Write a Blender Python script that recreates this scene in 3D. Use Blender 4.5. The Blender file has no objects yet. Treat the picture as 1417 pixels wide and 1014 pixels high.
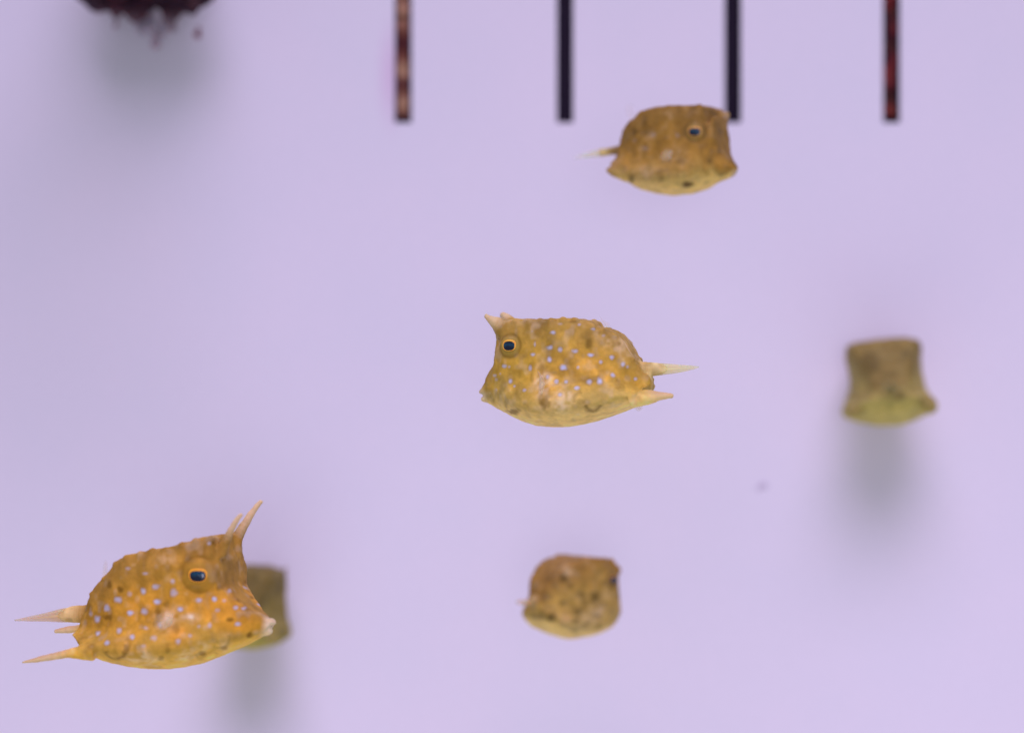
import bpy, bmesh, math
import numpy as np
from mathutils import Vector, Matrix
from mathutils.bvhtree import BVHTree

SC = bpy.context.scene
COL = SC.collection

# ------------------------------------------------------------------ camera
D = 0.394                      # metres from the lens to the plane in focus (y = 0)
WALL = 0.100                   # the wall's face lies this far behind that plane
W0, H0 = 1417.0, 1014.0
cam_data = bpy.data.cameras.new("camera")
cam_data.lens = 100.0
cam_data.sensor_width = 36.0
cam_data.clip_start = 0.01
cam_data.clip_end = 20.0
cam_data.dof.use_dof = True
cam_data.dof.focus_distance = D - 0.004
cam_data.dof.aperture_fstop = 13.0
cam = bpy.data.objects.new("camera", cam_data)
COL.objects.link(cam)
cam.location = (0, -D, 0)
cam.rotation_euler = (math.pi / 2, 0, 0)
SC.camera = cam
PX = 0.36 * D / W0             # metres per photo pixel in the plane in focus

def kk(d): return PX * (D + d) / D
def P(px, py, d):
    k = kk(d)
    return Vector(((px - W0 / 2) * k, d, (H0 / 2 - py) * k))

# ------------------------------------------------------------------ world, lamps, exposure
world = bpy.data.worlds.new("World")
SC.world = world
world.use_nodes = True
bg = world.node_tree.nodes["Background"]
bg.inputs[0].default_value = (0.245, 0.252, 0.31, 1)
bg.inputs[1].default_value = 1.0

def area_lamp(name, loc, target, size, power, color):
    l = bpy.data.lights.new(name, 'AREA')
    l.shape = 'RECTANGLE'
    l.size, l.size_y = size
    l.energy = power
    l.color = color
    o = bpy.data.objects.new(name, l)
    COL.objects.link(o)
    o.location = loc
    o.rotation_euler = (Vector(target) - Vector(loc)).to_track_quat('-Z', 'Y').to_euler()
    return o
key = area_lamp("tank_lamp", (0.04, -0.75, 0.86), (0.02, WALL, -0.53), (0.92, 0.74), 2.52, (0.83, 0.66, 1.0))
key.data.spread = math.radians(60)
fill = area_lamp("front_fill", (0.05, -0.90, -0.05), (0.062, WALL, -0.040), (0.30, 0.30), 0.035, (0.86, 0.80, 1.0))
fill.data.spread = math.radians(22)
area_lamp("floor_bounce", (0.03, -0.10, -0.34), (0.03, 0.02, 0.0), (0.70, 0.40), 0.58, (0.95, 0.84, 0.90))

SC.view_settings.view_transform = 'Standard'
SC.view_settings.look = 'None'
SC.view_settings.exposure = 0.0
SC.view_settings.gamma = 1.0
SC.cycles.transparent_max_bounces = 16

# ------------------------------------------------------------------ helpers
def lin(c):
    c = np.asarray(c, float) / 255.0
    return np.where(c <= 0.04045, c / 12.92, ((c + 0.055) / 1.055) ** 2.4)

GAIN = np.array([0.76, 0.625, 0.88])     # how much light of each colour reaches a thing facing the lens
def alb(c):
    """Surface colour that reads as the sRGB triple c under this tank's lilac lamps."""
    return np.clip(lin(c) / GAIN, 0, 0.95)

def smooth(a, b, x):
    t = np.clip((x - a) / (b - a), 0, 1)
    return t * t * (3 - 2 * t)

def vnoise(p, seed=0):
    """Value noise in 0..1 at an (n,3) array."""
    p = np.asarray(p, float) + seed * 17.31
    i = np.floor(p).astype(np.int64)
    f = p - i
    f = f * f * (3 - 2 * f)
    def h(ix, iy, iz):
        n = (ix * 374761393 + iy * 668265263 + iz * 1442695041 + seed * 1013904223) & 0xffffffff
        n = ((n ^ (n >> 15)) * 739982445) & 0xffffffff
        n = ((n ^ (n >> 12)) * 695872825) & 0xffffffff
        return ((n ^ (n >> 16)) & 0xffff) / 65535.0
    r = 0
    for dx in (0, 1):
        for dy in (0, 1):
            for dz in (0, 1):
                w = (f[:, 0] if dx else 1 - f[:, 0]) * (f[:, 1] if dy else 1 - f[:, 1]) * (f[:, 2] if dz else 1 - f[:, 2])
                r = r + w * h(i[:, 0] + dx, i[:, 1] + dy, i[:, 2] + dz)
    return r

def link_mesh(name, me, mat, parent=None):
    o = bpy.data.objects.new(name, me)
    COL.objects.link(o)
    if mat is not None:
        me.materials.clear()
        me.materials.append(mat)
    if parent is not None:
        o.parent = parent
    return o

def from_arrays(name, verts, faces, smooth_shade=True):
    me = bpy.data.meshes.new(name)
    me.from_pydata([tuple(v) for v in verts], [], [tuple(f) for f in faces])
    me.update()
    if smooth_shade:
        me.polygons.foreach_set("use_smooth", [True] * len(me.polygons))
    return me

def set_col(me, rgb, opac=None):
    n = len(me.vertices)
    a = me.attributes.new("Col", 'FLOAT_COLOR', 'POINT')
    c = np.ones((n, 4))
    c[:, :3] = rgb
    a.data.foreach_set("color", c.ravel())
    if opac is not None:
        b = me.attributes.new("opac", 'FLOAT', 'POINT')
        b.data.foreach_set("value", np.asarray(np.broadcast_to(opac, (n,)), float))

def new_mat(name):
    m = bpy.data.materials.new(name)
    m.use_nodes = True
    nt = m.node_tree
    return m, nt, nt.nodes["Principled BSDF"], nt.nodes["Material Output"]

# ------------------------------------------------------------------ materials
def mat_skin():
    m, nt, b, out = new_mat("fish_skin")
    N = nt.nodes
    at = N.new("ShaderNodeAttribute"); at.attribute_name = "Col"
    tc = N.new("ShaderNodeTexCoord")
    n1 = N.new("ShaderNodeTexNoise"); n1.inputs["Scale"].default_value = 1700; n1.inputs["Detail"].default_value = 4
    mr = N.new("ShaderNodeMapRange")
    mr.inputs["From Min"].default_value = .25; mr.inputs["From Max"].default_value = .75
    mr.inputs["To Min"].default_value = .92; mr.inputs["To Max"].default_value = 1.07
    mix = N.new("ShaderNodeMix"); mix.data_type = 'RGBA'; mix.blend_type = 'MULTIPLY'; mix.inputs[0].default_value = 1
    nt.links.new(tc.outputs["Object"], n1.inputs["Vector"])
    nt.links.new(n1.outputs["Fac"], mr.inputs["Value"])
    nt.links.new(at.outputs["Color"], mix.inputs["A"])
    nt.links.new(mr.outputs[0], mix.inputs["B"])
    nt.links.new(mix.outputs["Result"], b.inputs["Base Color"])
    bp = N.new("ShaderNodeBump"); bp.inputs["Strength"].default_value = .25; bp.inputs["Distance"].default_value = .0002
    nt.links.new(n1.outputs["Fac"], bp.inputs["Height"])
    nt.links.new(bp.outputs["Normal"], b.inputs["Normal"])
    b.inputs["Roughness"].default_value = .62
    b.inputs["Specular IOR Level"].default_value = .12
    b.inputs["Subsurface Weight"].default_value = .25
    b.inputs["Subsurface Radius"].default_value = (1, .55, .25)
    b.inputs["Subsurface Scale"].default_value = .0010
    return m

def mat_fin():
    m, nt, b, out = new_mat("fin_membrane")
    N = nt.nodes
    at = N.new("ShaderNodeAttribute"); at.attribute_name = "Col"
    ao = N.new("ShaderNodeAttribute"); ao.attribute_name = "opac"
    nt.links.new(at.outputs["Color"], b.inputs["Base Color"])
    nt.links.new(ao.outputs["Fac"], b.inputs["Alpha"])
    b.inputs["Roughness"].default_value = .6
    b.inputs["Specular IOR Level"].default_value = .1
    b.inputs["Subsurface Weight"].default_value = .4
    b.inputs["Subsurface Scale"].default_value = .001
    return m

def mat_plain(name, color, rough=.5, spec=.3, coat=0.0):
    m, nt, b, out = new_mat(name)
    b.inputs["Base Color"].default_value = (*color, 1)
    b.inputs["Roughness"].default_value = rough
    b.inputs["Specular IOR Level"].default_value = spec
    b.inputs["Coat Weight"].default_value = coat
    return m

def mat_col(name, rough=.5, spec=.3):
    m, nt, b, out = new_mat(name)
    at = nt.nodes.new("ShaderNodeAttribute"); at.attribute_name = "Col"
    nt.links.new(at.outputs["Color"], b.inputs["Base Color"])
    b.inputs["Roughness"].default_value = rough
    b.inputs["Specular IOR Level"].default_value = spec
    return m

def mat_wall():
    m, nt, b, out = new_mat("tank_wall_acrylic")
    N, L = nt.nodes, nt.links
    tc = N.new("ShaderNodeTexCoord")
    n1 = N.new("ShaderNodeTexNoise"); n1.inputs["Scale"].default_value = 45; n1.inputs["Detail"].default_value = 5
    n2 = N.new("ShaderNodeTexNoise"); n2.inputs["Scale"].default_value = 900; n2.inputs["Detail"].default_value = 3
    for n in (n1, n2): L.new(tc.outputs["Object"], n.inputs["Vector"])
    r1 = N.new("ShaderNodeValToRGB")
    r1.color_ramp.elements[0].position = .3; r1.color_ramp.elements[0].color = (.775, .755, .845, 1)
    r1.color_ramp.elements[1].position = .7; r1.color_ramp.elements[1].color = (.805, .765, .855, 1)
    L.new(n1.outputs["Fac"], r1.inputs["Fac"])
    mr = N.new("ShaderNodeMapRange")
    mr.inputs["To Min"].default_value = .965; mr.inputs["To Max"].default_value = 1.03
    L.new(n2.outputs["Fac"], mr.inputs["Value"])
    mx = N.new("ShaderNodeMix"); mx.data_type = 'RGBA'; mx.blend_type = 'MULTIPLY'; mx.inputs[0].default_value = 1
    L.new(r1.outputs["Color"], mx.inputs["A"]); L.new(mr.outputs[0], mx.inputs["B"])
    # a pink film of algae beside the first slot
    c = P(541, 105, WALL)
    sub = N.new("ShaderNodeVectorMath"); sub.operation = 'SUBTRACT'; sub.inputs[1].default_value = c
    L.new(tc.outputs["Object"], sub.inputs[0])
    sc = N.new("ShaderNodeVectorMath"); sc.operation = 'MULTIPLY'; sc.inputs[1].default_value = (1 / .0022, 0, 1 / .0085)
    L.new(sub.outputs[0], sc.inputs[0])
    ln = N.new("ShaderNodeVectorMath"); ln.operation = 'LENGTH'
    L.new(sc.outputs[0], ln.inputs[0])
    mp = N.new("ShaderNodeMapRange"); mp.interpolation_type = 'SMOOTHSTEP'
    mp.inputs["From Min"].default_value = 0; mp.inputs["From Max"].default_value = 1.5
    mp.inputs["To Min"].default_value = .75; mp.inputs["To Max"].default_value = 0
    L.new(ln.outputs["Value"], mp.inputs["Value"])
    mp2 = N.new("ShaderNodeMix"); mp2.data_type = 'RGBA'
    mp2.inputs["B"].default_value = (.73, .56, .74, 1)
    L.new(mp.outputs[0], mp2.inputs[0]); L.new(mx.outputs["Result"], mp2.inputs["A"])
    L.new(mp2.outputs["Result"], b.inputs["Base Color"])
    b.inputs["Roughness"].default_value = .7
    b.inputs["Specular IOR Level"].default_value = .1
    return m

M_SKIN, M_FIN, M_WALL = mat_skin(), mat_fin(), mat_wall()
M_SLOT = mat_plain("slot_black", (.034, .024, .046), .8, .1)  # dark of the opening, lifted for haze, put into the lining colour
M_IRIS = mat_col("eye_iris", .35, .3)
M_PUPIL = mat_col("eye_pupil", .12, .5)
M_CRUST = mat_col("crust", .8, .1)
M_CORAL = mat_col("coral_tissue", .8, .1)

# ------------------------------------------------------------------ the wall with its overflow slots
SLOTS = [(546.0, 569.6, 167.5), (770.4, 793.4, 168.5), (1002.6, 1025.8, 168.5), (1221.8, 1245.4, 168.5)]   # left, right, lower end
kw = kk(WALL)
def wx(px): return (px - W0 / 2) * kw
def wz(py): return (H0 / 2 - py) * kw
TH = 0.0030
def build_wall():
    bm = bmesh.new()
    xs = [-.30]
    for a, b_, _ in SLOTS: xs += [wx(a), wx(b_)]
    xs.append(.30)
    ztop = wz(-420)
    vd = {}
    def v(x, z):
        key = (round(x, 7), round(z, 7))
        if key not in vd: vd[key] = bm.verts.new((x, WALL, z))
        return vd[key]
    for i in range(len(xs) - 1):
        zs = wz(170.2)
        zz = [-.24, zs, ztop, .26]
        for j in range(3):
            if j == 1 and i % 2 == 1: continue
            bm.faces.new([v(xs[i], zz[j]), v(xs[i + 1], zz[j]), v(xs[i + 1], zz[j + 1]), v(xs[i], zz[j + 1])])
    geo = bmesh.ops.extrude_face_region(bm, geom=bm.faces[:])
    for e in geo['geom']:
        if isinstance(e, bmesh.types.BMVert): e.co.y += TH
    bmesh.ops.recalc_face_normals(bm, faces=bm.faces[:])
    me = bpy.data.meshes.new("tank_wall")
    bm.to_mesh(me); bm.free()
    o = link_mesh("tank_wall", me, M_WALL)
    o["kind"] = "structure"
    o["label"] = "pale lilac tank wall with four dark overflow slots along its top"
    return o
tank_wall = build_wall()

def lump_sheet(x0, x1, z0, z1, y, nx, nz, amp, seed, curve=.0012):
    """A closed, knobbly pad facing the lens."""
    vs, fs = [], []
    for side in (0, 1):
        for j in range(nz + 1):
            for i in range(nx + 1):
                u, w = i / nx, j / nz
                x, z = x0 + (x1 - x0) * u, z0 + (z1 - z0) * w
                e = min(1, 4 * u * (1 - u) + .15)
                vs.append((x, y - (curve * e if side == 0 else -.003), z))
    vs = np.array(vs)
    n = (nx + 1) * (nz + 1)
    b = (vnoise(vs[:n] * 700, seed) - .5) + .5 * (vnoise(vs[:n] * 1700, seed + 1) - .5)
    vs[:n, 1] -= amp * b * 2
    vs[:n, 0] += (vnoise(vs[:n] * 900, seed + 2) - .5) * amp * .5
    I = lambda s, i, j: s * n + j * (nx + 1) + i
    for j in range(nz):
        for i in range(nx):
            fs.append((I(0, i, j), I(0, i + 1, j), I(0, i + 1, j + 1), I(0, i, j + 1)))
            fs.append((I(1, i, j + 1), I(1, i + 1, j + 1), I(1, i + 1, j), I(1, i, j)))
    for j in range(nz):
        fs.append((I(0, 0, j + 1), I(1, 0, j + 1), I(1, 0, j), I(0, 0, j)))
        fs.append((I(0, nx, j), I(1, nx, j), I(1, nx, j + 1), I(0, nx, j + 1)))
    for i in range(nx):
        fs.append((I(0, i, 0), I(1, i, 0), I(1, i + 1, 0), I(0, i + 1, 0)))
        fs.append((I(0, i + 1, nz), I(1, i + 1, nz), I(1, i, nz), I(0, i, nz)))
    return vs, fs, n

for si, (a, b_, c_) in enumerate(SLOTS):
    g = .00006
    x0, x1, z0, z1 = wx(a) + g, wx(b_) - g, wz(170.2) + g, wz(-420) - g
    y0, y1 = WALL + .00015, WALL + .0050
    vs = [(x0, y0, z0), (x1, y0, z0), (x1, y0, z1), (x0, y0, z1), (x0, y1, z0), (x1, y1, z0), (x1, y1, z1), (x0, y1, z1)]
    fs = [(4, 5, 6, 7), (0, 1, 5, 4), (1, 2, 6, 5), (2, 3, 7, 6), (3, 0, 4, 7)]
    slot = link_mesh("overflow_slot", from_arrays("overflow_slot", vs, fs, False), M_SLOT, tank_wall)
    if si in (0, 3):
        nx, nz = 14, 240
        if si == 0:
            cx0, cx1 = x0 + .0001, x1 - .00035
            slot["label"] = "slot crusted with mottled tan and maroon growth"
        else:
            cx0, cx1 = x0 + .0002, x1 - .0002
            slot["label"] = "slot crusted with dark red growth"
        vs, fs, n = lump_sheet(cx0, cx1, z0 + (.0009 if si == 0 else .0013), z1 - .001, WALL + .0022, nx, nz, .0006, 3 + si)
        me = from_arrays("crust", vs, fs)
        q = np.array(vs)
        yy = H0 / 2 - q[:, 2] / kw                 # height up the slot in photo pixels
        nz1 = vnoise(q * np.array([500, 300, 420]), 21 + si)
        nz2 = vnoise(q * np.array([1500, 300, 900]), 31 + si)
        if si == 0:
            c = np.tile(lin((104, 60, 50)), (len(q), 1))
            tan = np.zeros(len(q))
            for (yc, s_, w_) in ((97, 11, 1.), (143, 12, .85), (10, 14, .75), (30, 12, .35), (118, 5, .2), (-40, 20, .8)):
                tan = np.maximum(tan, w_ * np.exp(-((yy - yc) / s_) ** 2))
            tan = np.clip(tan * (.6 + .8 * nz1), 0, 1)[:, None]
            dark = np.zeros(len(q))
            for (yc, s_, w_) in ((60, 10, .8), (115, 8, .7), (165, 6, 1.)):
                dark = np.maximum(dark, w_ * np.exp(-((yy - yc) / s_) ** 2))
            c = c * (1 - tan) + lin((168, 132, 104)) * tan
            dark = np.clip(dark * (.5 + nz1), 0, 1)[:, None]
            c = c * (1 - dark) + lin((56, 24, 36)) * dark
        else:
            t_ = smooth(.35, .7, nz1)[:, None]
            c = lin((58, 26, 34)) * (1 - t_) + lin((112, 44, 44)) * t_
            g_ = smooth(.62, .85, nz2)[:, None] * .5
            c = c * (1 - g_) + lin((120, 84, 60)) * g_
        set_col(me, c * (1.45 if si == 0 else 1.25))
        link_mesh("crust", me, M_CRUST, slot)

# a small speck of algae on the wall
def blob_mesh(name, parts, voxel, seed, amp, scale):
    """Fuses ellipsoids [(centre, radii)] into one knobbly skin."""
    bm = bmesh.new()
    for c, r in parts:
        mtx = Matrix.Translation(c) @ Matrix.Diagonal((*r, 1))
        bmesh.ops.create_icosphere(bm, subdivisions=4, radius=1, matrix=mtx)
    return fuse(name, bm, voxel, 2, seed, amp, scale)

def mesh_arrays(me):
    n = len(me.vertices)
    co = np.empty(n * 3); me.vertices.foreach_get("co", co)
    e = np.empty(len(me.edges) * 2, np.int64); me.edges.foreach_get("vertices", e)
    return co.reshape(-1, 3), e.reshape(-1, 2)

def fuse(name, bm, voxel, passes, seed=0, amp=0.0, scale=1.0, extra=0):
    bmesh.ops.recalc_face_normals(bm, faces=bm.faces[:])
    tmp = bpy.data.meshes.new(name + "_raw")
    bm.to_mesh(tmp); bm.free()
    ob = bpy.data.objects.new(name + "_raw", tmp)
    COL.objects.link(ob)
    md = ob.modifiers.new("r", 'REMESH'); md.mode = 'VOXEL'; md.voxel_size = voxel; md.adaptivity = 0
    bpy.context.view_layer.update()
    dg = bpy.context.evaluated_depsgraph_get()
    me = bpy.data.meshes.new_from_object(ob.evaluated_get(dg))
    bpy.data.objects.remove(ob); bpy.data.meshes.remove(tmp)
    me.name = name
    co, e = mesh_arrays(me)
    deg = np.bincount(e.ravel(), minlength=len(co)).astype(float)[:, None]
    for it in range(passes + extra):
        acc = np.zeros_like(co)
        for a in range(3):
            acc[:, a] = np.bincount(e[:, 0], co[e[:, 1], a], len(co)) + np.bincount(e[:, 1], co[e[:, 0], a], len(co))
        lam = .5 if it % 2 == 0 or it >= passes else -.42
        co = co + lam * (acc / deg - co)
    me.vertices.foreach_set("co", co.ravel()); me.update()
    if amp:
        nr = np.empty(len(co) * 3); me.vertices.foreach_get("normal", nr); nr = nr.reshape(-1, 3)
        d = (vnoise(co * scale, seed) - .5) + .5 * (vnoise(co * scale * 2.3, seed + 1) - .5)
        co = co + nr * (d * amp * 2)[:, None]
        me.vertices.foreach_set("co", co.ravel()); me.update()
    me.polygons.foreach_set("use_smooth", [True] * len(me.polygons))
    return me

me = blob_mesh("algae_speck", [(P(1056, 672, WALL), (.0008, .00025, .0006)), (P(1051, 675, WALL), (.0006, .0002, .0004))], .00012, 4, .00012, 2500)
set_col(me, (.60, .55, .66))
link_mesh("algae_speck", me, M_CRUST, tank_wall)

# ------------------------------------------------------------------ coral at the top, fixed to the wall
def coral():
    d = WALL - .012
    parts = []
    def at(px, py, r, dd=d, sy=1.0, sz=1.0):
        k = kk(dd)
        parts.append((P(px, py, dd), (r * k, r * k * sy, r * k * sz)))
    at(0, -225, 105, WALL - .06, 1.0, .8); at(170, -150, 85, WALL - .022, 1.2, .7); at(205, -80, 78, d, .6, .9)  # the first mass is unseen, added out of view to shade the wall's left
    at(205, -60, 68, WALL - .004, 1.0, .9)
    at(140, -22, 34); at(132, -4, 14); at(150, -2, 14); at(172, -12, 24); at(190, -8, 30, sz=1.05); at(186, 12, 15)
    at(205, -6, 20); at(222, -14, 26); at(246, -14, 30); at(262, -10, 24); at(236, 14, 14); at(238, 26, 10, sz=1.3); at(239, 40, 7)
    at(262, 8, 14); at(278, -16, 20); at(160, 10, 8); at(163, 20, 5); at(256, 16, 6)
    me = blob_mesh("red_coral", parts, .0006, 5, .0012, 420)
    co, _ = mesh_arrays(me)
    n1 = vnoise(co * 380, 8); n2 = vnoise(co * 900, 9)
    t = (smooth(.45, .8, n1) * .8)[:, None]
    c = np.array((.026, .008, .018)) * (1 - t) + np.array((.11, .024, .042)) * t
    low = smooth(P(0, 6, d).z, P(0, 40, d).z, co[:, 2])[:, None]      # the thin lower tips of the tissue are redder
    c = c * (1 - low * .7) + np.array((.19, .05, .08)) * low * .7
    w = (smooth(.70, .86, n2) * .25)[:, None]
    c = c * (1 - w) + np.array((.4, .2, .22)) * w
    set_col(me, c, 1 - .68 * smooth(P(0, -4, d).z, P(0, 46, d).z, co[:, 2]) * (1 - smooth(WALL - .012, WALL - .004, co[:, 1])))
    o = link_mesh("red_coral", me, M_FIN)
    o["label"] = "dark maroon knobbly coral hanging down the pale tank wall"
    o["category"] = "coral"
    for (px, py, r, col) in ((215, 61, 8, (.52, .38, .46)), (272, 49, 5.5, (.34, .12, .17)), (208, 38, 10, (.54, .48, .56)),
                             (196, 40, 9, (.52, .47, .56)), (160, 36, 4, (.36, .2, .28)), (223, 46, 8, (.50, .42, .50))):
        dd = d + .006
        m2 = blob_mesh("polyp", [(P(px, py, dd), (r * kk(dd), r * kk(dd), r * kk(dd) * .9)),
                                 (P(px + 2, py - r * 1.2, dd + .001), (r * kk(dd) * .6, r * kk(dd) * .6, r * kk(dd) * 1.3))], .00022, px, .0003, 1500)
        q, _ = mesh_arrays(m2)
        set_col(m2, np.array(col) * (.8 + .4 * vnoise(q * 1500, 4))[:, None], .55 if py > 35 and px < 260 else .9)
        link_mesh("polyp", m2, M_FIN, o)
coral()

# ------------------------------------------------------------------ cowfish
def tube_bm(bm, pts, radii, ry=None, rz=None, n=14):
    """Closed tapering tube through pts; ry/rz squash it sideways or upright."""
    pts = [Vector(p) for p in pts]
    ry = ry or [1] * len(pts); rz = rz or [1] * len(pts)
    rings = []
    for i, p in enumerate(pts):
        t = (pts[min(i + 1, len(pts) - 1)] - pts[max(i - 1, 0)]).normalized()
        side = Vector((0, 1, 0)); side = (side - t * side.dot(t)).normalized()
        up = t.cross(side)
        rings.append([bm.verts.new(p + side * math.cos(a) * radii[i] * ry[i] + up * math.sin(a) * radii[i] * rz[i])
                      for a in (2 * math.pi * j / n for j in range(n))])
    for a, b_ in zip(rings, rings[1:]):
        for j in range(n):
            bm.faces.new([a[j], a[(j + 1) % n], b_[(j + 1) % n], b_[j]])
    bm.faces.new(rings[0][::-1]); bm.faces.new(rings[-1])

def curve_pts(pts, radii, m=18):
    """Resample a polyline with radii by Catmull-Rom."""
    P_ = np.array([tuple(p) + (r,) for p, r in zip(pts, radii)])
    if len(P_) == 2: P_ = np.array([P_[0], (P_[0] + P_[1]) / 2, P_[1]])
    Q = np.vstack([2 * P_[0] - P_[1], P_, 2 * P_[-1] - P_[-2]])
    out = []
    for s in np.linspace(0, len(P_) - 1, m):
        i = min(int(s), len(P_) - 2); t = s - i
        a, b_, c, d = Q[i:i + 4]
        out.append(.5 * (2 * b_ + (c - a) * t + (2 * a - 5 * b_ + 4 * c - d) * t * t + (3 * b_ - a - 3 * c + d) * t ** 3))
    out = np.array(out)
    return out[:, :3], np.maximum(out[:, 3], 1e-6)

TOPW = ([0, 5, 12, 18, 26, 40, 60, 100, 150, 180, 200, 217, 235], [8, 12, 17, 23, 31, 40, 48, 57, 50, 40, 31, 24, 20])
MIDW = ([0, 5, 12, 20, 40, 80, 120, 160, 190, 205, 217, 235], [10, 14, 21, 33, 48, 60, 61, 54, 43, 35, 28, 24])
BOTW = ([0, 5, 12, 20, 40, 80, 110, 150, 185, 205, 217, 235], [8, 12, 19, 28, 50, 73, 77, 73, 66, 60, 54, 46])

def cowfish(spec):
    sgn, psi = spec['dir'], math.radians(spec['psi'])
    near = 1 if sgn < 0 else -1                  # the side turned to the lens: +1 its left, -1 its right
    cx, cy, d = spec['cx'], spec['cy'], spec['d']
    k = kk(d)
    S = spec['H'] / 150.0                        # size of its box next to the pattern's
    wl = spec.get('wide', 1.0)
    u = k * S                                    # one pattern unit in metres
    cps, sps = math.cos(psi), math.sin(psi)
    def F(px, py, w=0.0):
        """photo pixel, and how far (pattern units) to the near side the point lies -> forward, up in metres"""
        return ((sgn * (px - cx) * k - w * u * sps) / cps, (cy - py) * k)
    def F3(px, py, w):
        f, z = F(px, py, w)
        return Vector((f, near * w * u, z))
    top = np.array([F(*p) for p in spec['top']]); bot = np.array([F(*p) for p in spec['bot']])
    top = top[np.argsort(top[:, 0], kind='stable')]; bot = bot[np.argsort(bot[:, 0], kind='stable')]
    f0, f1 = max(top[0, 0], bot[0, 0]), min(top[-1, 0], bot[-1, 0])
    L = f1 - f0
    zt_ = lambda f: np.interp(f, top[:, 0], top[:, 1])
    zb_ = lambda f: np.interp(f, bot[:, 0], bot[:, 1])
    bm = bmesh.new()
    # --- carapace: sections lofted from the tail end to the mouth
    NS, NSEG = 110, 9
    tt = np.linspace(0, 1, NS)
    fs = f0 + L * (1 - (1 - tt) ** 1.25)
    prev = None
    stretch = L / (217 * u)
    rear = [(f0 - 9 * u * math.sin(a), math.cos(a)) for a in (1.45, 1.2, .9, .6, .3)]
    for f, shr in rear + [(f_, 1.0) for f_ in fs]:
        zt, zb = zt_(f), zb_(f)
        zm = zb + .45 * (zt - zb)
        zt, zb = zm + (zt - zm) * shr, zm + (zb - zm) * shr
        dl = (f1 - f) / u / stretch
        wt, wm, wb = (np.interp(dl, *T) * u * wl for T in (TOPW, MIDW, BOTW))
        wm *= spec.get('pinch', 1); wb *= spec.get('botw', 1); wt *= spec.get('topw', 1)
        wt, wm, wb = wt * shr, wm * shr, wb * shr
        h = zt - zb
        wt *= 1 + .025 * math.sin(f / u / 4.0)
        rz = zb + h * np.interp(dl, [0, 20, 60, 150, 217], [.35, .25, .19, .19, .25])
        cr = spec.get('crown', 0.0) * h
        half = [(0, zt + cr), (wt * .55, zt - .004 * h + cr * .8), (wt, zt - .03 * h), (wm * .97, zb + .66 * h), (wm * .98 + (wb - wm) * .22, zb + .42 * h),
                (wb * .97, rz), (wb * .74, zb + .095 * h), (wb * .40, zb + .028 * h), (0, zb)]
        ring = half + [(-y, z) for y, z in half[-2:0:-1]]
        Q = np.array(ring); n = len(Q)
        sect = []
        for i in range(n):
            a, b_, c, e = Q[i - 1], Q[i], Q[(i + 1) % n], Q[(i + 2) % n]
            for s in range(5):
                t = s / 5
                ta, tb = (c - a) * .46, (e - b_) * .46
                sect.append((2 * t ** 3 - 3 * t ** 2 + 1) * b_ + (t ** 3 - 2 * t * t + t) * ta + (3 * t * t - 2 * t ** 3) * c + (t ** 3 - t * t) * tb)
        cur = [bm.verts.new((f, y, z)) for y, z in sect]
        if prev:
            m = len(cur)
            for j in range(m): bm.faces.new([prev[j], prev[(j + 1) % m], cur[(j + 1) % m], cur[j]])
        else:
            bm.faces.new(cur)
        prev = cur
    bm.faces.new(prev[::-1])
    def ell(c, r, rot=0.0):
        bmesh.ops.create_icosphere(bm, subdivisions=3, radius=1,
                                   matrix=Matrix.Translation(c) @ Matrix.Rotation(rot, 4, 'Y') @ Matrix.Diagonal((*r, 1)))
    # --- knobs along the ridges
    rs = np.random.RandomState(spec['seed'])
    for s in (-1, 1):
        f = f0 + .06 * L
        while f < f1 - 48 * u * stretch:
            dl = (f1 - f) / u / stretch
            kq = .62 if f < f0 + .28 * L else 1.0
            ell((f, s * np.interp(dl, *TOPW) * u * wl * .93, zt_(f) - .022 * spec['H'] * k), (7 * u * kq * rs.uniform(.8, 1.2), 5 * u, 5.0 * u * kq * rs.uniform(.8, 1.25) * spec.get('knob', 1)))
            f += u * rs.uniform(15, 23)
    for i in range(7):
        f = f0 + L * rs.uniform(.03, .25)
        ell((f, rs.uniform(-8, 8) * u, zt_(f) - .8 * u), (4 * u, 4 * u, 3.2 * u))
    for s in (-1, 1):
        for zf in (.35, .52, .72):
            z = zb_(f0) + (zt_(f0) - zb_(f0)) * zf
            ell((f0 - 5 * u, s * rs.uniform(10, 16) * u, z), (4 * u, 4 * u, 3.5 * u))
    # --- horns, rear spines, tail stalk, lips
    feats = []
    for kind, pts, radii in spec['tubes']:
        p3 = [F3(*p) for p in pts]
        c, r = curve_pts(p3, [x * u for x in radii])
        flat = ([.62] * len(c), [1.12] * len(c)) if kind == 'stalk' else (None, None)
        tube_bm(bm, c, r, flat[0], flat[1])
        feats.append((kind, c, r))
    lip = F3(*spec['mouth'], 0)
    lr = spec.get('lip', 1.0)
    ell(lip + Vector((-.5 * u, 0, 3.2 * u * lr)), (4.4 * u * lr, 6.5 * u * lr, 2.6 * u * lr), .5)
    ell(lip + Vector((-4.5 * u, 0, -5.5 * u * lr)), (4.6 * u * lr, 6.2 * u * lr, 3.4 * u * lr), -.3)
    # --- low mounds round the eyes
    eye_sites = []
    ef, ez = spec['eye_at'] if 'eye_at' in spec else F(*spec['eye'], 42)
    R = spec.get('eye_r', 16.5) * u
    me = fuse("body", bm, spec['voxel'], 6, extra=spec.get('melt', 0))
    co, ed = mesh_arrays(me)
    # soften the shell, most of all on the face, but leave horns, spines and stalk alone
    keep = np.zeros(len(co))
    for kind, c, r in feats:
        for i in range(len(c)):
            t = i / (len(c) - 1)
            keep = np.maximum(keep, (1 - smooth(1.2, 2.2, np.linalg.norm(co - c[i], axis=1) / r[i])) * smooth(.12, .4, t))
    keep = np.maximum(keep, 1 - smooth(12 * u, 20 * u, np.linalg.norm(co - np.array(lip), axis=1)))
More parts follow.
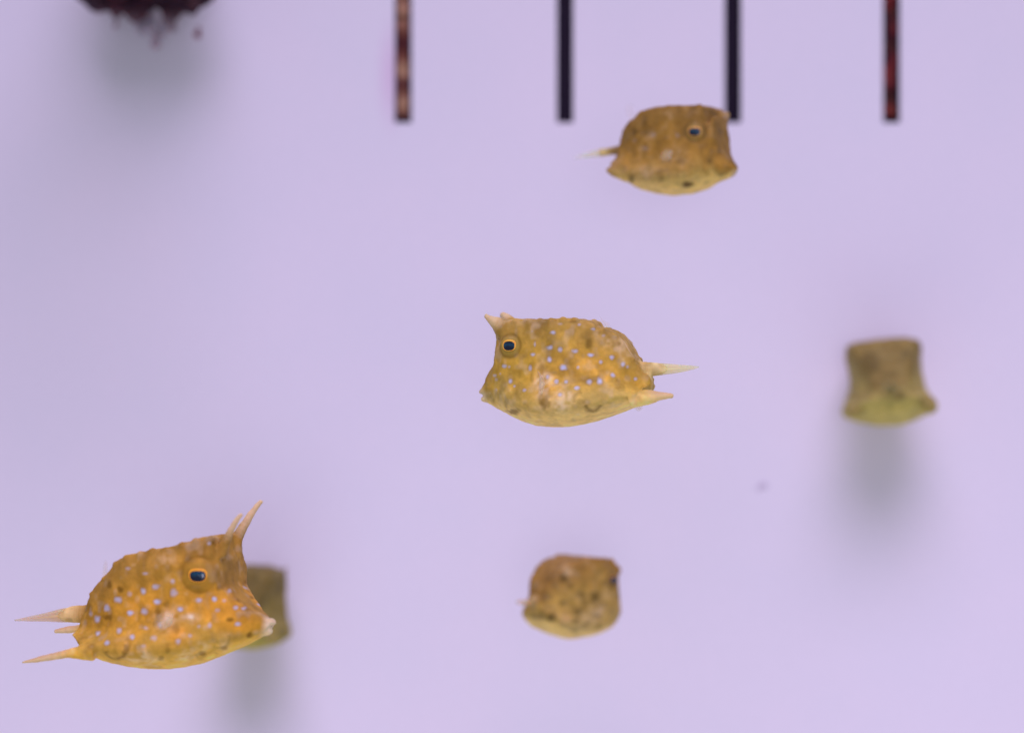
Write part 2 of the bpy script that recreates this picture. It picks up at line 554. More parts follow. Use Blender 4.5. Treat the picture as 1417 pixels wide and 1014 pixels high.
    face = smooth(f1 - 52 * u, f1 - 34 * u, co[:, 0]) * (1 - keep)
    deg = np.bincount(ed.ravel(), minlength=len(co)).astype(float)
    for it in range(spec.get('face_melt', 60)):
        m_ = (1 - keep) if it < spec.get('shell_melt', 8) else face
        for a in range(3):
            acc = np.bincount(ed[:, 0], co[ed[:, 1], a], len(co)) + np.bincount(ed[:, 1], co[ed[:, 0], a], len(co))
            co[:, a] += .5 * m_ * (acc / deg - co[:, a])
    me.vertices.foreach_set("co", co.ravel()); me.update()
    tree = BVHTree.FromPolygons([tuple(v) for v in co], [tuple(p.vertices) for p in me.polygons])
    sites = []
    for s in (near, -near):
        hit = tree.ray_cast(Vector((ef, s * .05, ez)), Vector((0, -s, 0)))
        loc = hit[0]
        n = Vector((0, 0, 0))
        for a in range(10):
            q = tree.ray_cast(Vector((ef + R * .8 * math.cos(a * .628), s * .05, ez + R * .8 * math.sin(a * .628))), Vector((0, -s, 0)))
            if q[0] is not None and abs(q[0].y - loc.y) < R: n += q[1]
        n.normalize()
        n = (n * .6 + Vector((0, s, 0)) * .4).normalized()
        sites.append((loc, n))
    # skin relief
    me.vertices.foreach_set("co", co.ravel()); me.update()
    nr = np.empty(len(co) * 3); me.vertices.foreach_get("normal", nr); nr = nr.reshape(-1, 3)
    rel = (vnoise(co / (9 * u), 5) - .5) * 1.6 + (vnoise(co / (3.5 * u), 6) - .5) * .8
    rel = rel + (vnoise(co / (20 * u), 7 + spec['seed']) - .5) * spec.get('lump', 1.2)
    co = co + nr * (rel * u * .75)[:, None]
    me.vertices.foreach_set("co", co.ravel()); me.update()
    # the low round mound of each eye
    def dome(q): return R * (.24 - .26 * q * q)
    for loc, n in sites:
        v = co - np.array(loc)
        al = v @ np.array(n)
        rr = np.linalg.norm(v - al[:, None] * np.array(n), axis=1) / R
        sel = (rr < 1.5) & (np.abs(al) < R * 1.2) & (nr @ np.array(n) > .2)
        tgt = dome(np.minimum(rr, 1.0)) - R * .05 * np.exp(-((rr - 1.06) / .09) ** 2)
        w = (1 - smooth(.92, 1.16, rr)) * smooth(.3, .7, nr @ np.array(n))
        co[sel] += ((tgt - al) * w)[sel][:, None] * np.array(n)
    me.vertices.foreach_set("co", co.ravel()); me.update()
    # --- colour of the skin
    C = {n_: alb(c) for n_, c in spec['colors'].items() if not n_.endswith('_op')}
    f, y, z = co[:, 0], co[:, 1], co[:, 2]
    fc = np.clip(f, f0, f1)
    h = (z - zb_(fc)) / np.maximum(zt_(fc) - zb_(fc), 1e-5)
    n1 = vnoise(co / (34 * u), 11); n2 = vnoise(co / (12 * u), 12); n3 = vnoise(co / (4.5 * u), 13)
    def mix(col, c2, w): return col * (1 - w[:, None]) + c2 * w[:, None]
    hb = h + (n2 - .5) * .12
    col = np.tile(C['side'], (len(co), 1))
    col = mix(col, C['top'], smooth(.55, 1.0, hb + (n1 - .5) * .25))
    col = mix(col, C['pale'], np.clip((1 - smooth(.2, .5, hb)) * (.35 + n1 * .6), 0, 1) * .75)
    belly = 1 - smooth(*spec.get('belly_h', (.06, .24)), hb)
    col = mix(col, C['belly'], belly)
    # image-space coordinates of every vertex as seen on the side it belongs to
    lat = np.abs(y) / u
    fx = cx + sgn * (f * cps + lat * u * sps) / k
    fy = cy - z / k
    onside = smooth(10, 26, lat)
    if spec.get('one_side'): onside = onside * (y * near > 0)
    for (px, py, rx, ry, wgt) in spec.get('warm_patch', []):  # warmer-coloured patches of skin on the flanks
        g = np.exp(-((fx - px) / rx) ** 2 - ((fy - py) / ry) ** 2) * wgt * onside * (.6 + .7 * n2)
        col = mix(col, C['warm_patch'], np.clip(g, 0, 1))
    for (px, py, rx, ry, wgt) in spec.get('white', []):
        g = np.exp(-((fx - px) / rx) ** 2 - ((fy - py) / ry) ** 2) * wgt * onside * smooth(.2, .7, n3 * .6 + n2 * .4)
        col = mix(col, C['white'], np.clip(g, 0, 1))
    n4 = vnoise(co / (17 * u), 14 + spec['seed']); n5 = vnoise(co / (8 * u), 15 + spec['seed'])
    col = mix(col, C['dark'], smooth(.54, .82, n4 * .65 + n5 * .35) * .42 * (1 - .75 * belly))
    col = mix(col, C['white'], smooth(.52, .95, n5) * .16)
    lum = 1 + (n2 - .5) * .50 + (n3 - .5) * .16
    col = col * lum[:, None]
    wob = (n3 - .5) * .9
    for (px, py, rx, ry, wgt) in spec.get('dark', []):
        q = np.sqrt(((fx - px) / rx) ** 2 + ((fy - py) / ry) ** 2) + wob * .5
        col = mix(col, C['dark'], np.clip((1 - smooth(.35, 1.25, q)) * wgt * onside, 0, 1))
    for (px, py, r, a0, a1, wgt) in spec.get('arc', []):
        ang = np.degrees(np.arctan2(-(fy - py), fx - px)) % 360
        inside = (ang >= a0) & (ang <= a1) if a0 <= a1 else ((ang >= a0) | (ang <= a1))
        q = np.abs(np.hypot(fx - px, fy - py) - r * (1 + (n2 - .5) * .5)) / 4.6
        col = mix(col, C['dark'], np.where(inside, np.clip(1 - q, 0, 1), 0) * wgt * onside * np.clip(.5 + n3 * 1.1, 0, 1))
    for (px, py, rx, wgt) in spec.get('rear_dark', []):
        q = np.hypot((cx + (f * cps - y * sps) / k - px) / rx, (fy - py) / rx) + wob * .6
        col = mix(col, C['dark'], (1 - smooth(.2, 1.35, q)) * wgt * (f < f0 + .5 * L))
    # eye surround
    for loc, n in sites:
        v = co - np.array(loc)
        al = v @ np.array(n)
        rr = np.linalg.norm(v - al[:, None] * np.array(n), axis=1) / R
        ok = (np.abs(al) < R)
        col = mix(col, C['ring'], np.where(ok, 1 - smooth(.7, 1.12, rr), 0) * spec.get('ring_w', .6) * (.7 + .5 * n3))
        col = mix(col, C['dark'], np.where(ok, np.exp(-((rr - 1.0) / .16) ** 2), 0) * spec.get('ring_d', .38) * np.clip(.4 + n2, 0, 1))
    # horns, spines and stalk are paler
    for kind, c, r in feats:
        dm = np.full(len(co), 1e9); tm = np.zeros(len(co)); rm = np.ones(len(co))
        for i in range(len(c)):
            dd = np.linalg.norm(co - c[i], axis=1)
            b_ = dd < dm
            dm[b_] = dd[b_]; tm[b_] = i / (len(c) - 1); rm[b_] = r[i]
        inn = 1 - smooth(1.3, 2.1, dm / rm)
        key = {'horn': 'horn', 'spine': 'spine', 'stalk': 'stalk'}[kind]
        col = mix(col, C[key], inn * (smooth(.22, .6, tm) if kind != 'stalk' else smooth(.15, .7, tm)) * .95)
        if kind == 'spine':
            col = mix(col, C['spine_top'], inn * smooth(.2, .5, tm) * smooth(-.2, .8, nr[:, 2]) * .6)
        if kind == 'stalk':
            col = mix(col, C['dark'], inn * smooth(.25, .5, tm) * (smooth(.5, .75, n2)) * .4)
    # lips and muzzle
    dl = np.linalg.norm((co - np.array(lip + Vector((-3 * u, 0, -1.5 * u)))) / np.array([1, 1, 1]), axis=1) / u
    col = mix(col, C['lip'], (1 - smooth(6 * lr, 15 * lr, dl + n2 * 4)) * .85)
    dm_ = np.linalg.norm((co - np.array(lip + Vector((1.5 * u, 0, -1.0 * u)))) / np.array([1, 1.6, .5]), axis=1) / u
    col = mix(col, C['dark'], (1 - smooth(1.2, 3.2, dm_)) * .6)
    # pale blue spots
    for sp in spec.get('spots', []):
        px, py, rx = sp[0], sp[1], sp[2]
        ry = sp[3] if len(sp) > 3 else rx
        wgt = (sp[4] if len(sp) > 4 else .85) * rs.uniform(.68, 1.0)
        rx, ry = rx * rs.uniform(.78, 1.2), ry * rs.uniform(.78, 1.2)
        dx, dy = fx - px, fy - py
        q = np.sqrt((dx / rx) ** 2 + (dy / ry) ** 2) + wob * .8
        halo = np.clip(1 - smooth(.9, 2.0, q), 0, 1) * .22
        col = mix(col, C['dark'], halo * smooth(8, 20, lat) * (wgt > .5))
        col = mix(col, C['spot'], np.clip(1 - smooth(.3, 1.45, q), 0, 1) * wgt * smooth(8, 20, lat))
    set_col(me, np.clip(col, .003, .95))

    root = bpy.data.objects.new("cowfish", None)
    COL.objects.link(root)
    root.empty_display_size = .005
    root["label"] = spec['label']; root["category"] = "fish"; root["group"] = "young cowfish swimming before the wall"
    link_mesh("body", me, M_SKIN, root)
    # --- eyes
    pr = spec.get('pupil', (8.6, 6.3)); ic = spec.get('iris', 2.2)
    for si, (loc, n) in enumerate(sites):
        fw = Vector((1, 0, 0)); fw = (fw - n * fw.dot(n)).normalized()
        up = n.cross(fw)
        if up.z < 0: up = -up
        Re = (max(pr) + ic + 1.2) * u
        org = loc
        def cap(shape, r_in, r_out, lift, sag, nr_=7, na=40):
            vs, fc_ = [], []
            for i in range(nr_ + 1):
                t = i / nr_
                for a in range(na):
                    th = 2 * math.pi * a / na
                    ix, iy = shape(th, r_in, 0); ox, oy = shape(th, r_out, 1)
                    X, Y = ix + (ox - ix) * t, iy + (oy - iy) * t
                    q = math.hypot(X, Y) / (R / u)
                    hgt = dome(q)
                    edge = -.35 * u if i == nr_ else 0
                    v = org + fw * X * u + up * Y * u + n * (lift * u + hgt + edge)
                    vs.append(v)
            if r_in > 0:
                for i in range(nr_):
                    for a in range(na):
                        b2 = (a + 1) % na
                        fc_.append((i * na + a, i * na + b2, (i + 1) * na + b2, (i + 1) * na + a))
                # inner wall down into the eye
                m0 = len(vs)
                for a in range(na): vs.append(vs[a] - n * 1.5 * u)
                for a in range(na):
                    b2 = (a + 1) % na
                    fc_.append((a, m0 + a, m0 + b2, b2))
            else:
                for i in range(1, nr_):
                    for a in range(na):
                        b2 = (a + 1) % na
                        fc_.append((i * na + a, i * na + b2, (i + 1) * na + b2, (i + 1) * na + a))
                vs[0] = org + n * (lift * u + dome(0))
                for a in range(na): fc_.append((0, na + a, na + (a + 1) % na))
            m0 = len(vs)
            for a in range(na): vs.append(vs[nr_ * na + a] - n * 3 * u)
            for a in range(na):
                b2 = (a + 1) % na
                fc_.append((nr_ * na + a, nr_ * na + b2, m0 + b2, m0 + a))
            return vs, fc_
        flatt = spec.get('lid', .0)
        def sup(th, r, o_):
            c_, s_ = math.cos(th), math.sin(th)
            e = 2.5
            q = (abs(c_) ** e + abs(s_) ** e) ** (-1 / e)
            Y = s_ * q
            if Y > 0: Y *= 1 - flatt * (1 - .25 * abs(c_))
            if o_ == 0 and r == 0: return 0, 0
            ext = ic * (1.0 + .5 * s_) if o_ else 0.0
            thick = spec.get('iris_top', 0) if (o_ and s_ > 0) else 0
            return c_ * q * (pr[0] + ext), Y * (pr[1] + ext) + thick * max(0, s_)
        def sup_p(th, r, o_):
            if r == 0: return 0, 0
            x_, y_ = sup(th, 1, 0)
            return x_ * 1.06, y_ * 1.06
        vs, fc_ = cap(sup, 1, 1, .75, .25)
        m1 = from_arrays("eye", vs, fc_)
        q = np.array([tuple(v) for v in vs])
        nn = vnoise(q / (2.5 * u), 3)
        t = np.clip(.35 + (nn - .5) * 1.0, 0, 1)[:, None]
        set_col(m1, alb(spec.get('gold', (228, 160, 70))) * (1 - t) + alb((205, 120, 48)) * t)
        eye = link_mesh("eye", m1, M_IRIS, root)
        vs, fc_ = cap(sup_p, 0, 1, .45, .25)
        m2 = from_arrays("pupil", vs, fc_)
        q = np.array([tuple(v) for v in vs])
        X = (q - np.array(org)) @ np.array(up) / (pr[1] * u)
        t = smooth(-.6, .8, np.exp(-((X - .25) / .45) ** 2) * 1.2 - .6 + (vnoise(q / (4 * u), 9) - .5) * .8)[:, None]
        set_col(m2, np.array((.006, .012, .028)) * (1 - t) + np.array((.008, .055, .095)) * t)
        link_mesh("pupil", m2, M_PUPIL, eye)
    # --- fins
    def fin(name, base, tip_dirs, thick, color, op0, op1, nray, label=None, edge_t=.5):
        """A rayed membrane: base polyline (two points) and the outer points the rays run to."""
        b0, b1 = base
        na, nb = nray * 6, 14
        outer, _ = curve_pts(tip_dirs, [1] * len(tip_dirs), na + 1)
        V_, O_, Cc = [], [], []
        for side in (1, -1):
            for i in range(na + 1):
                s = i / na
                B = b0.lerp(b1, s); T = Vector(outer[i])
                ray = .5 + .5 * math.cos(2 * math.pi * s * nray)
                w = (T - B)
                nrm = w.cross(b1 - b0)
                nrm = nrm.normalized() if nrm.length > 0 else Vector((0, 1, 0))
                for j in range(nb + 1):
                    t = j / nb
                    V_.append(B + w * t * (1 - .03 * (1 - ray)) + nrm * side * thick * (.25 + .75 * ray) * (1 - .8 * t) * (0 if (i in (0, na)) else 1)
                              + nrm * .06 * w.length * math.sin(3 * s + t * 2))
                    O_.append((op0 + (op1 - op0) * t) * (.72 + .28 * ray) * math.sqrt(max(math.sin(math.pi * s), 0)) * min(1, (1 - t) * 4 + .1)); Cc.append(color * (.9 + .1 * ray))
        n_ = (na + 1) * (nb + 1); I = lambda s, i, j: s * n_ + i * (nb + 1) + j
        F_ = []
        for i in range(na):
            for j in range(nb):
                F_.append((I(0, i, j), I(0, i + 1, j), I(0, i + 1, j + 1), I(0, i, j + 1)))
                F_.append((I(1, i, j + 1), I(1, i + 1, j + 1), I(1, i + 1, j), I(1, i, j)))
        for i in range(na):
            F_.append((I(0, i, nb), I(0, i + 1, nb), I(1, i + 1, nb), I(1, i, nb)))
        m_ = from_arrays(name, V_, F_)
        set_col(m_, np.array(Cc), np.array(O_))
        o = link_mesh(name, m_, M_FIN, root)
        if label: o["label"] = label
        return o
    # tail fin: folded to a point, a flattened taper with rays along it
    if 'tail' in spec:
        pts, radii = spec['tail']
        c, r = curve_pts([F3(*p) for p in pts], [x * u for x in radii], 26)
        na = 22
        vs, fc_, op, cc = [], [], [], []
        for i in range(len(c)):
            t = i / (len(c) - 1)
            tv = Vector(c[min(i + 1, len(c) - 1)] - c[max(i - 1, 0)]).normalized()
            sd = Vector((0, 1, 0)); sd = (sd - tv * sd.dot(tv)).normalized(); up = tv.cross(sd)
            for j in range(na):
                a = 2 * math.pi * j / na
                ridge = 1 + .10 * math.cos(a * 8)
                vs.append(Vector(c[i]) + sd * math.cos(a) * r[i] * .34 * ridge + up * math.sin(a) * r[i] * ridge)
                core = abs(math.sin(a)) ** 2
                op.append(np.interp(t, [0, .15, .4, 1], spec.get('tail_op', [1, .97, .75, .40])) * (1 - .45 * core * min(1, t * 4)) * (.86 + .14 * math.cos(a * 8)))
                cc.append((C['stalk'] * (1 - min(1, t / .35)) + C['tail'] * min(1, t / .35)) * (.92 + .12 * math.cos(a * 8)))
        for i in range(len(c) - 1):
            for j in range(na):
                fc_.append((i * na + j, i * na + (j + 1) % na, (i + 1) * na + (j + 1) % na, (i + 1) * na + j))
        fc_.append(tuple(range(na))[::-1]); fc_.append(tuple((len(c) - 1) * na + j for j in range(na)))
        m_ = from_arrays("tail_fin", vs, fc_)
        set_col(m_, np.clip(np.array(cc), 0, .95), np.array(op))
        link_mesh("tail_fin", m_, M_FIN, root)
    finc = alb(spec.get('fin_color', (214, 180, 168)))
    if 'dorsal' in spec:
        base, tips, op = spec['dorsal']
        fin("dorsal_fin", [F3(*p) for p in base], [F3(*p) for p in tips], .35 * u, finc, op[0], op[1], 6)
    if 'pectoral' in spec:
        base, tips, op = spec['pectoral']
        for s in (1, -1):
            def onskin(px, py, out):
                f_, z_ = F(px, py, 58)
                hit = tree.ray_cast(Vector((f_, near * s * .05, z_)), Vector((0, -near * s, 0)))
                yv = hit[0].y if hit[0] is not None else near * s * 58 * u
                return Vector((f_, yv + near * s * out * u, z_))
            fin("pectoral_fin", [onskin(p[0], p[1], p[2]) for p in base], [onskin(p[0], p[1], p[2]) for p in tips], .4 * u, finc, op[0], op[1], 8)
    if 'anal' in spec:
        base, tips, op = spec['anal']
        fin("anal_fin", [F3(*p) for p in base], [F3(*p) for p in tips], .35 * u, finc, op[0], op[1], 5)
    # --- set it in the water
    root.location = P(cx, cy, d)
    yaw_img = spec['psi'] + spec.get('view', 0.0)
    root.rotation_euler = (math.radians(spec.get('roll', 0)), math.radians(spec.get('pitch', 0)),
                           math.pi - math.radians(yaw_img) if sgn < 0 else math.radians(yaw_img))
    return root

ORANGE = dict(side=(178, 132, 56), top=(160, 118, 62), pale=(178, 148, 100), belly=(222, 172, 114), warm_patch=(208, 148, 72), white=(222, 190, 190),
              dark=(104, 72, 30), ring=(146, 114, 60), horn=(196, 160, 138), spine=(206, 168, 138), spine_top=(176, 132, 116), stalk=(224, 188, 150),
              lip=(206, 172, 150), spot=(178, 172, 224), tail=(226, 194, 158))

# --- the sharp one in the middle, facing left
FISH_A = dict(
    label="golden cowfish with short blunt horns facing left, blue spots, sharpest of all", seed=1, voxel=.00016,
    dir=-1, psi=14, view=-1.0, cx=780, cy=516, d=0.0, H=150, colors=ORANGE,
    top=[(667.5, 541, 0), (668.5, 537, 0), (672, 528, 0), (678, 515, 0), (686, 503, 12), (692.5, 494, 22), (693, 484, 26), (691, 470, 27), (688, 458, 28), (688, 449, 28), (693, 445, 25), (703, 443, 0), (734, 441.5, 0), (754, 442, 0), (797, 441, 0),
         (815, 443, 0), (823, 444.5, 0), (828, 453.5, 0), (841, 454.5, 0), (856, 461, 0), (868, 474, 0), (878, 492, 0), (888, 508, 0), (893, 516, 0)],
    bot=[(667.5, 545, 0), (672, 552, 0), (676, 558, 0), (688, 566, 0), (703.5, 573.5, 0), (716, 579.5, 0), (729, 585, 0), (745, 589.5, 0), (762, 591, 0), (792, 590.5, 0), (818, 585, 0), (843, 576.5, 0), (866, 568, 0), (876, 564, 0), (888, 556, 10), (893, 542, 10)],
    mouth=(667.5, 545.5), lip=1.4, ring_w=.7, ring_d=.6,
    tubes=[('horn', [(698, 458, 26), (689, 449, 34), (679, 442.5, 38), (670.5, 436.5, 40)], [14, 10.5, 5.2, 2.9]),
           ('horn', [(714, 453, -30), (707, 443.5, -36), (699, 436.5, -39), (694, 433.5, -41)], [10, 7.6, 5.2, 3.6]),
           ('spine', [(868, 553, 52), (888, 549, 56), (905, 547, 58), (918, 546.5, 59), (925, 546.5, 59)], [11, 10.5, 6.6, 4.2, 2.8]),
           ('spine', [(868, 551, -46), (880, 549, -48), (888, 548, -50)], [11, 8, 3]),
           ('stalk', [(868, 512, 0), (886, 512, 0), (900, 511, 0), (911, 510.5, 0), (921, 510.3, 0)], [15, 10.5, 9.2, 7.6, 3.0])],
    tail=([(907, 511, 0), (916, 510.6, 0), (935, 510, 0), (952, 508.8, 0), (963.5, 508, 0)], [8.2, 7.8, 5.8, 3.4, 1.0]),
    eye=(706.6, 479), eye_r=16, pupil=(8.6, 6.3), iris=1.7, lid=.0,
    dorsal=([(836, 456, 0), (846, 457, 0)], [(826.5, 432, -2), (832, 440, -4), (842, 446, -4)], (.28, .10)),
    pectoral=([(742, 512, 2), (746, 524, 2)], [(754, 521, 9), (757, 534, 11), (755, 545, 11), (749, 549, 8)], (.5, .22)),
    anal=([(872, 560, 0), (884, 556, 0)], [(882, 570, 0), (886, 568, 0), (889, 562, 0)], (.4, .2)),
    warm_patch=[(800, 505, 40, 22, .8), (755, 530, 18, 22, .75), (835, 518, 25, 12, .5), (705, 535, 20, 20, .2)],
    white=[(748, 533, 7, 16, .8), (756, 522, 8, 6, .5), (778, 546, 12, 9, .4), (770, 562, 16, 8, .3), (702, 571, 10, 4, .3), (675, 550, 5, 7, .6), (860, 478, 12, 10, .25), (834, 473, 9, 7, .2), (736, 446, 26, 6, .15)],
    dark=[(812, 476, 6, 9, .55), (832, 460, 9, 4, .2), (750, 511, 8, 8, .45), (777, 515, 12, 7, .3), (752, 556, 8, 9, .6), (711, 569, 9, 5, .7), (853, 532, 9, 9, .45), (790, 446, 8, 2.5, .5), (735, 522, 3, 10, .3), (736, 506, 5, 8, .3), (693, 540, 3, 9, .22), (850, 476, 7, 6, .3), (800, 555, 6, 5, .3), (712, 546, 4, 4, .2), (700, 556, 3, 12, .25), (830, 494, 30, 5, .12)],
    arc=[(816, 556, 12, 200, 345, .75), (802, 552, 9, 90, 200, .4), (755, 554, 10, 120, 260, .45), (818, 480, 18, 60, 190, .3), (697, 556, 14, 160, 300, .3)],
    spots=[(763, 460.5, 3.4, 2.6), (799, 450, 2.6, 1.5, .6), (818, 456, 3.2, 1.7, .8), (739, 477, 2, 3.2, .6), (736.5, 491, 3, 2.4), (758.5, 481, 3.6, 2.6), (773.5, 484, 2.8, 3.6), (793.5, 486, 3.4, 3.2), (814, 491, 4.4, 3.2, .95),
           (843, 494, 3, 2.4), (828.5, 501, 3.2, 2.5), (759, 498, 3.6, 3.4), (777.5, 508, 4, 3.2, .95), (797.5, 508, 2.4, 2.6, .6), (733, 509, 2.6, 3.2, .75), (858.5, 503.5, 3, 2.6), (865, 507.5, 2.4, 2.2, .6), (844, 518.5, 3.4, 4.2, .85),
           (827, 526.5, 3.9, 4.0, .95), (812.5, 528, 3.2, 3.2, .75), (795, 536, 4, 3.2, .85), (781, 527.5, 2.8, 2.7, .8), (767.5, 527.5, 2.9, 2.9, .9), (756, 521, 2.7, 2.4, .9), (772.5, 545.5, 3.2, 2.8, .7), (876, 524, 3.2, 2.2, .6),
           (698, 506.5, 2.6, 2.6, .65), (704, 507.5, 1.6, 1.6, .5), (692, 517, 1.8, 2, .5), (684, 519.5, 2.6, 2, .5), (686.5, 525, 1.6, 2, .4), (705.5, 527.5, 2.5, 2.6, .8), (711, 534, 2, 2.2, .65), (725, 539.5, 2.3, 2.6, .7), (687, 539, 2, 2.4, .35), (735, 459, 2, 1.6, .2), (773, 449, 3, 1.6, .3), (832, 465, 2.4, 1.8, .35)])

# --- lower left, longest horns, facing right
FISH_B = dict(
    label="orange cowfish at lower left with long thin horns and blue spots", seed=2, voxel=.00017,
    dir=1, psi=-24, view=7, cx=245, cy=840, d=-.012, H=172,
    colors=dict(ORANGE, side=(172, 118, 42), top=(156, 108, 52), pale=(184, 142, 78), belly=(222, 160, 72), warm_patch=(218, 142, 54), dark=(104, 66, 18), ring=(152, 108, 44), horn=(206, 164, 146), spine=(208, 168, 146), spine_top=(172, 124, 108), lip=(218, 188, 182), tail=(208, 164, 132), stalk=(222, 174, 134)),
    top=[(373, 858, 0), (369, 855, 0), (364, 848, 0), (354, 838.5, -8), (342, 822, -18), (333, 806, -24), (330, 792, -26), (329.5, 774, -27), (330.5, 757, -28), (331, 747, -28), (322, 741.5, -20), (311, 738.5, 0), (302, 738, 10), (291.6, 739.5, 10), (271, 746.5, 10), (247, 754, 10),
         (222, 758, 10), (199.7, 763.5, 10), (176, 773, 10), (170, 782, 10), (160, 793, 10), (152, 799.5, 10), (137.4, 812, 14), (127, 827, 18), (120, 840, 20), (116, 852, 20)],
    bot=[(374, 861, 0), (371, 869, 0), (367, 875, 0), (354, 881, 0), (340, 889, 0), (324, 896.7, 0), (308, 904.5, 0), (291.6, 911.6, 0), (275, 918, 0), (256, 922, 0), (237, 925, 0), (217.5, 926, 0), (196, 924.5, 0), (176, 922, 0), (155, 918.5, 10), (133, 914.5, 30), (118, 905, 40), (114, 885, 26)],
    mouth=(373, 861), lip=1.35, ring_w=.35, ring_d=.25,
    tubes=[('horn', [(303, 764, 30), (311, 746, 34), (318.5, 727, 37), (326, 714, 39), (332, 706.5, 40)], [10, 6.0, 4.2, 3.3, 2.3]),
           ('horn', [(322, 768, -28), (328, 745, -33), (341, 722, -37), (353, 704, -40), (362, 693, -41)], [12, 7.2, 4.8, 3.7, 2.6]),
           ('spine', [(132, 898, 56), (112, 899, 60), (94, 901.5, 62), (70, 906.5, 64), (50, 911, 65), (33, 914.5, 66)], [12, 8.5, 5.4, 4.2, 3.0, 1.4]),
           ('spine', [(130, 876, -50), (110, 879, -54), (90, 882, -56), (72, 885, -57)], [9, 4.8, 4.2, 2.4]),
           ('stalk', [(140, 852, 0), (120, 853, 0), (104, 853.5, 0), (92, 855, 0), (80, 856.3, 0)], [15, 10.5, 9.6, 7.8, 3.0])],
    tail=([(94, 854.6, 0), (82, 856, 0), (60, 859, 0), (38, 861.8, 0), (18, 864.3, 0)], [8.6, 7.8, 5.0, 3.0, .9]),
    eye=(279, 790), eye_r=21, pupil=(9.6, 7.4), iris=1.7, lid=.32, iris_top=1.5, gold=(226, 142, 46),
    dorsal=([(140, 806, 0), (150, 800, 0)], [(142, 780, 0), (146, 775, 0), (150, 776, 0)], (.26, .10)),
    pectoral=([(243, 842, 2), (241, 858, 2)], [(229, 838, 8), (221, 848, 11), (222, 860, 11), (231, 866, 8)], (.42, .10)),
    warm_patch=[(300, 832, 40, 22, .8), (245, 868, 16, 14, .9), (195, 838, 45, 26, .55), (330, 850, 25, 22, .5), (255, 770, 50, 12, .2), (170, 885, 30, 20, .4)],
    white=[(230, 850, 13, 12, .7), (262, 846, 9, 4, .9), (193, 901, 14, 9, .5), (206, 908, 10, 8, .35), (258, 899, 10, 9, .45), (280, 886, 9, 7, .35), (308, 886, 7, 10, .3), (318, 765, 6, 8, .4), (230, 770, 12, 8, .2)],
    dark=[(167.5, 812, 5, 5, .8), (152.5, 806.5, 4, 6, .7), (151, 851, 7, 4.5, .75), (218, 842, 4, 12, .55), (231, 830, 5, 5, .5), (243, 862, 7, 8, .5), (279.5, 898, 8, 5.5, .7), (316, 850.5, 7, 3.5, .75), (329, 825, 4, 4, .85), (343, 873, 5, 5, .85), (308, 890, 6, 5, .5), (223, 903, 5, 6, .5), (176, 890, 4, 6, .5), (303, 807, 8, 4, .4), (262, 806, 8, 4, .3), (232, 890, 4, 8, .35), (207, 843, 9, 7, .35)],
    arc=[(162, 893, 14, 190, 350, .7), (284, 892, 16, 200, 340, .4), (170, 886, 10, 270, 60, .5), (300, 876, 14, 240, 20, .4), (212, 845, 12, 270, 40, .45)],
    spots=[(215.5, 806.5, 4.4, 3.8), (199, 813.5, 4.4, 4), (238.5, 798, 3.2, 3.6, .6), (241, 814.5, 4.2, 4.2, .65), (202, 789, 4.4, 2.4, .6), (178, 783, 3.4, 2.6, .4), (181, 817.5, 3, 3.6, .4), (165.5, 826, 4.4, 3.6), (149, 838.5, 3.6, 4.6, .85), (217.5, 827, 4.4, 3.6), (181.5, 843, 5, 3.8, .9),
           (200, 840.5, 4.2, 4.2, .8), (136, 855, 3.8, 4.2, .85), (127, 848, 3, 3.4, .35), (137, 873, 3.4, 3, .85), (150, 884, 4.2, 4, .9), (166, 867, 4.2, 3.6, .75), (184, 874.5, 4.2, 4, .95), (203, 862.5, 4, 2.8, .5), (213, 875, 4.2, 3.2, .5), (199, 886, 4.4, 3, .35), (222, 857.5, 3.6, 3, .6),
           (274, 823.5, 4, 3.4, .95), (295, 822, 3.8, 3.6, .95), (249, 836, 4.2, 3.6, .85), (299, 837.5, 3.2, 2.6, .5), (288, 857, 3.8, 3.8, .7), (246, 879, 3.6, 3.6, .65), (262, 871, 3.2, 3, .55), (326.5, 856.5, 3.4, 2.8, .8), (324, 834.5, 3.4, 2.8, .75), (335, 836, 4, 2.6, .75), (341, 831.5, 3.4, 2.6, .5), (308.5, 824.5, 2.4, 2.4, .35),
           (320, 782, 3.2, 3.4, .5), (318.5, 767, 5, 3.4, .35), (316, 813, 3, 2.4, .4), (288, 747, 3.6, 2, .7), (274, 859, 2.4, 2.4, .5), (325, 796, 2.4, 3.2, .3)])

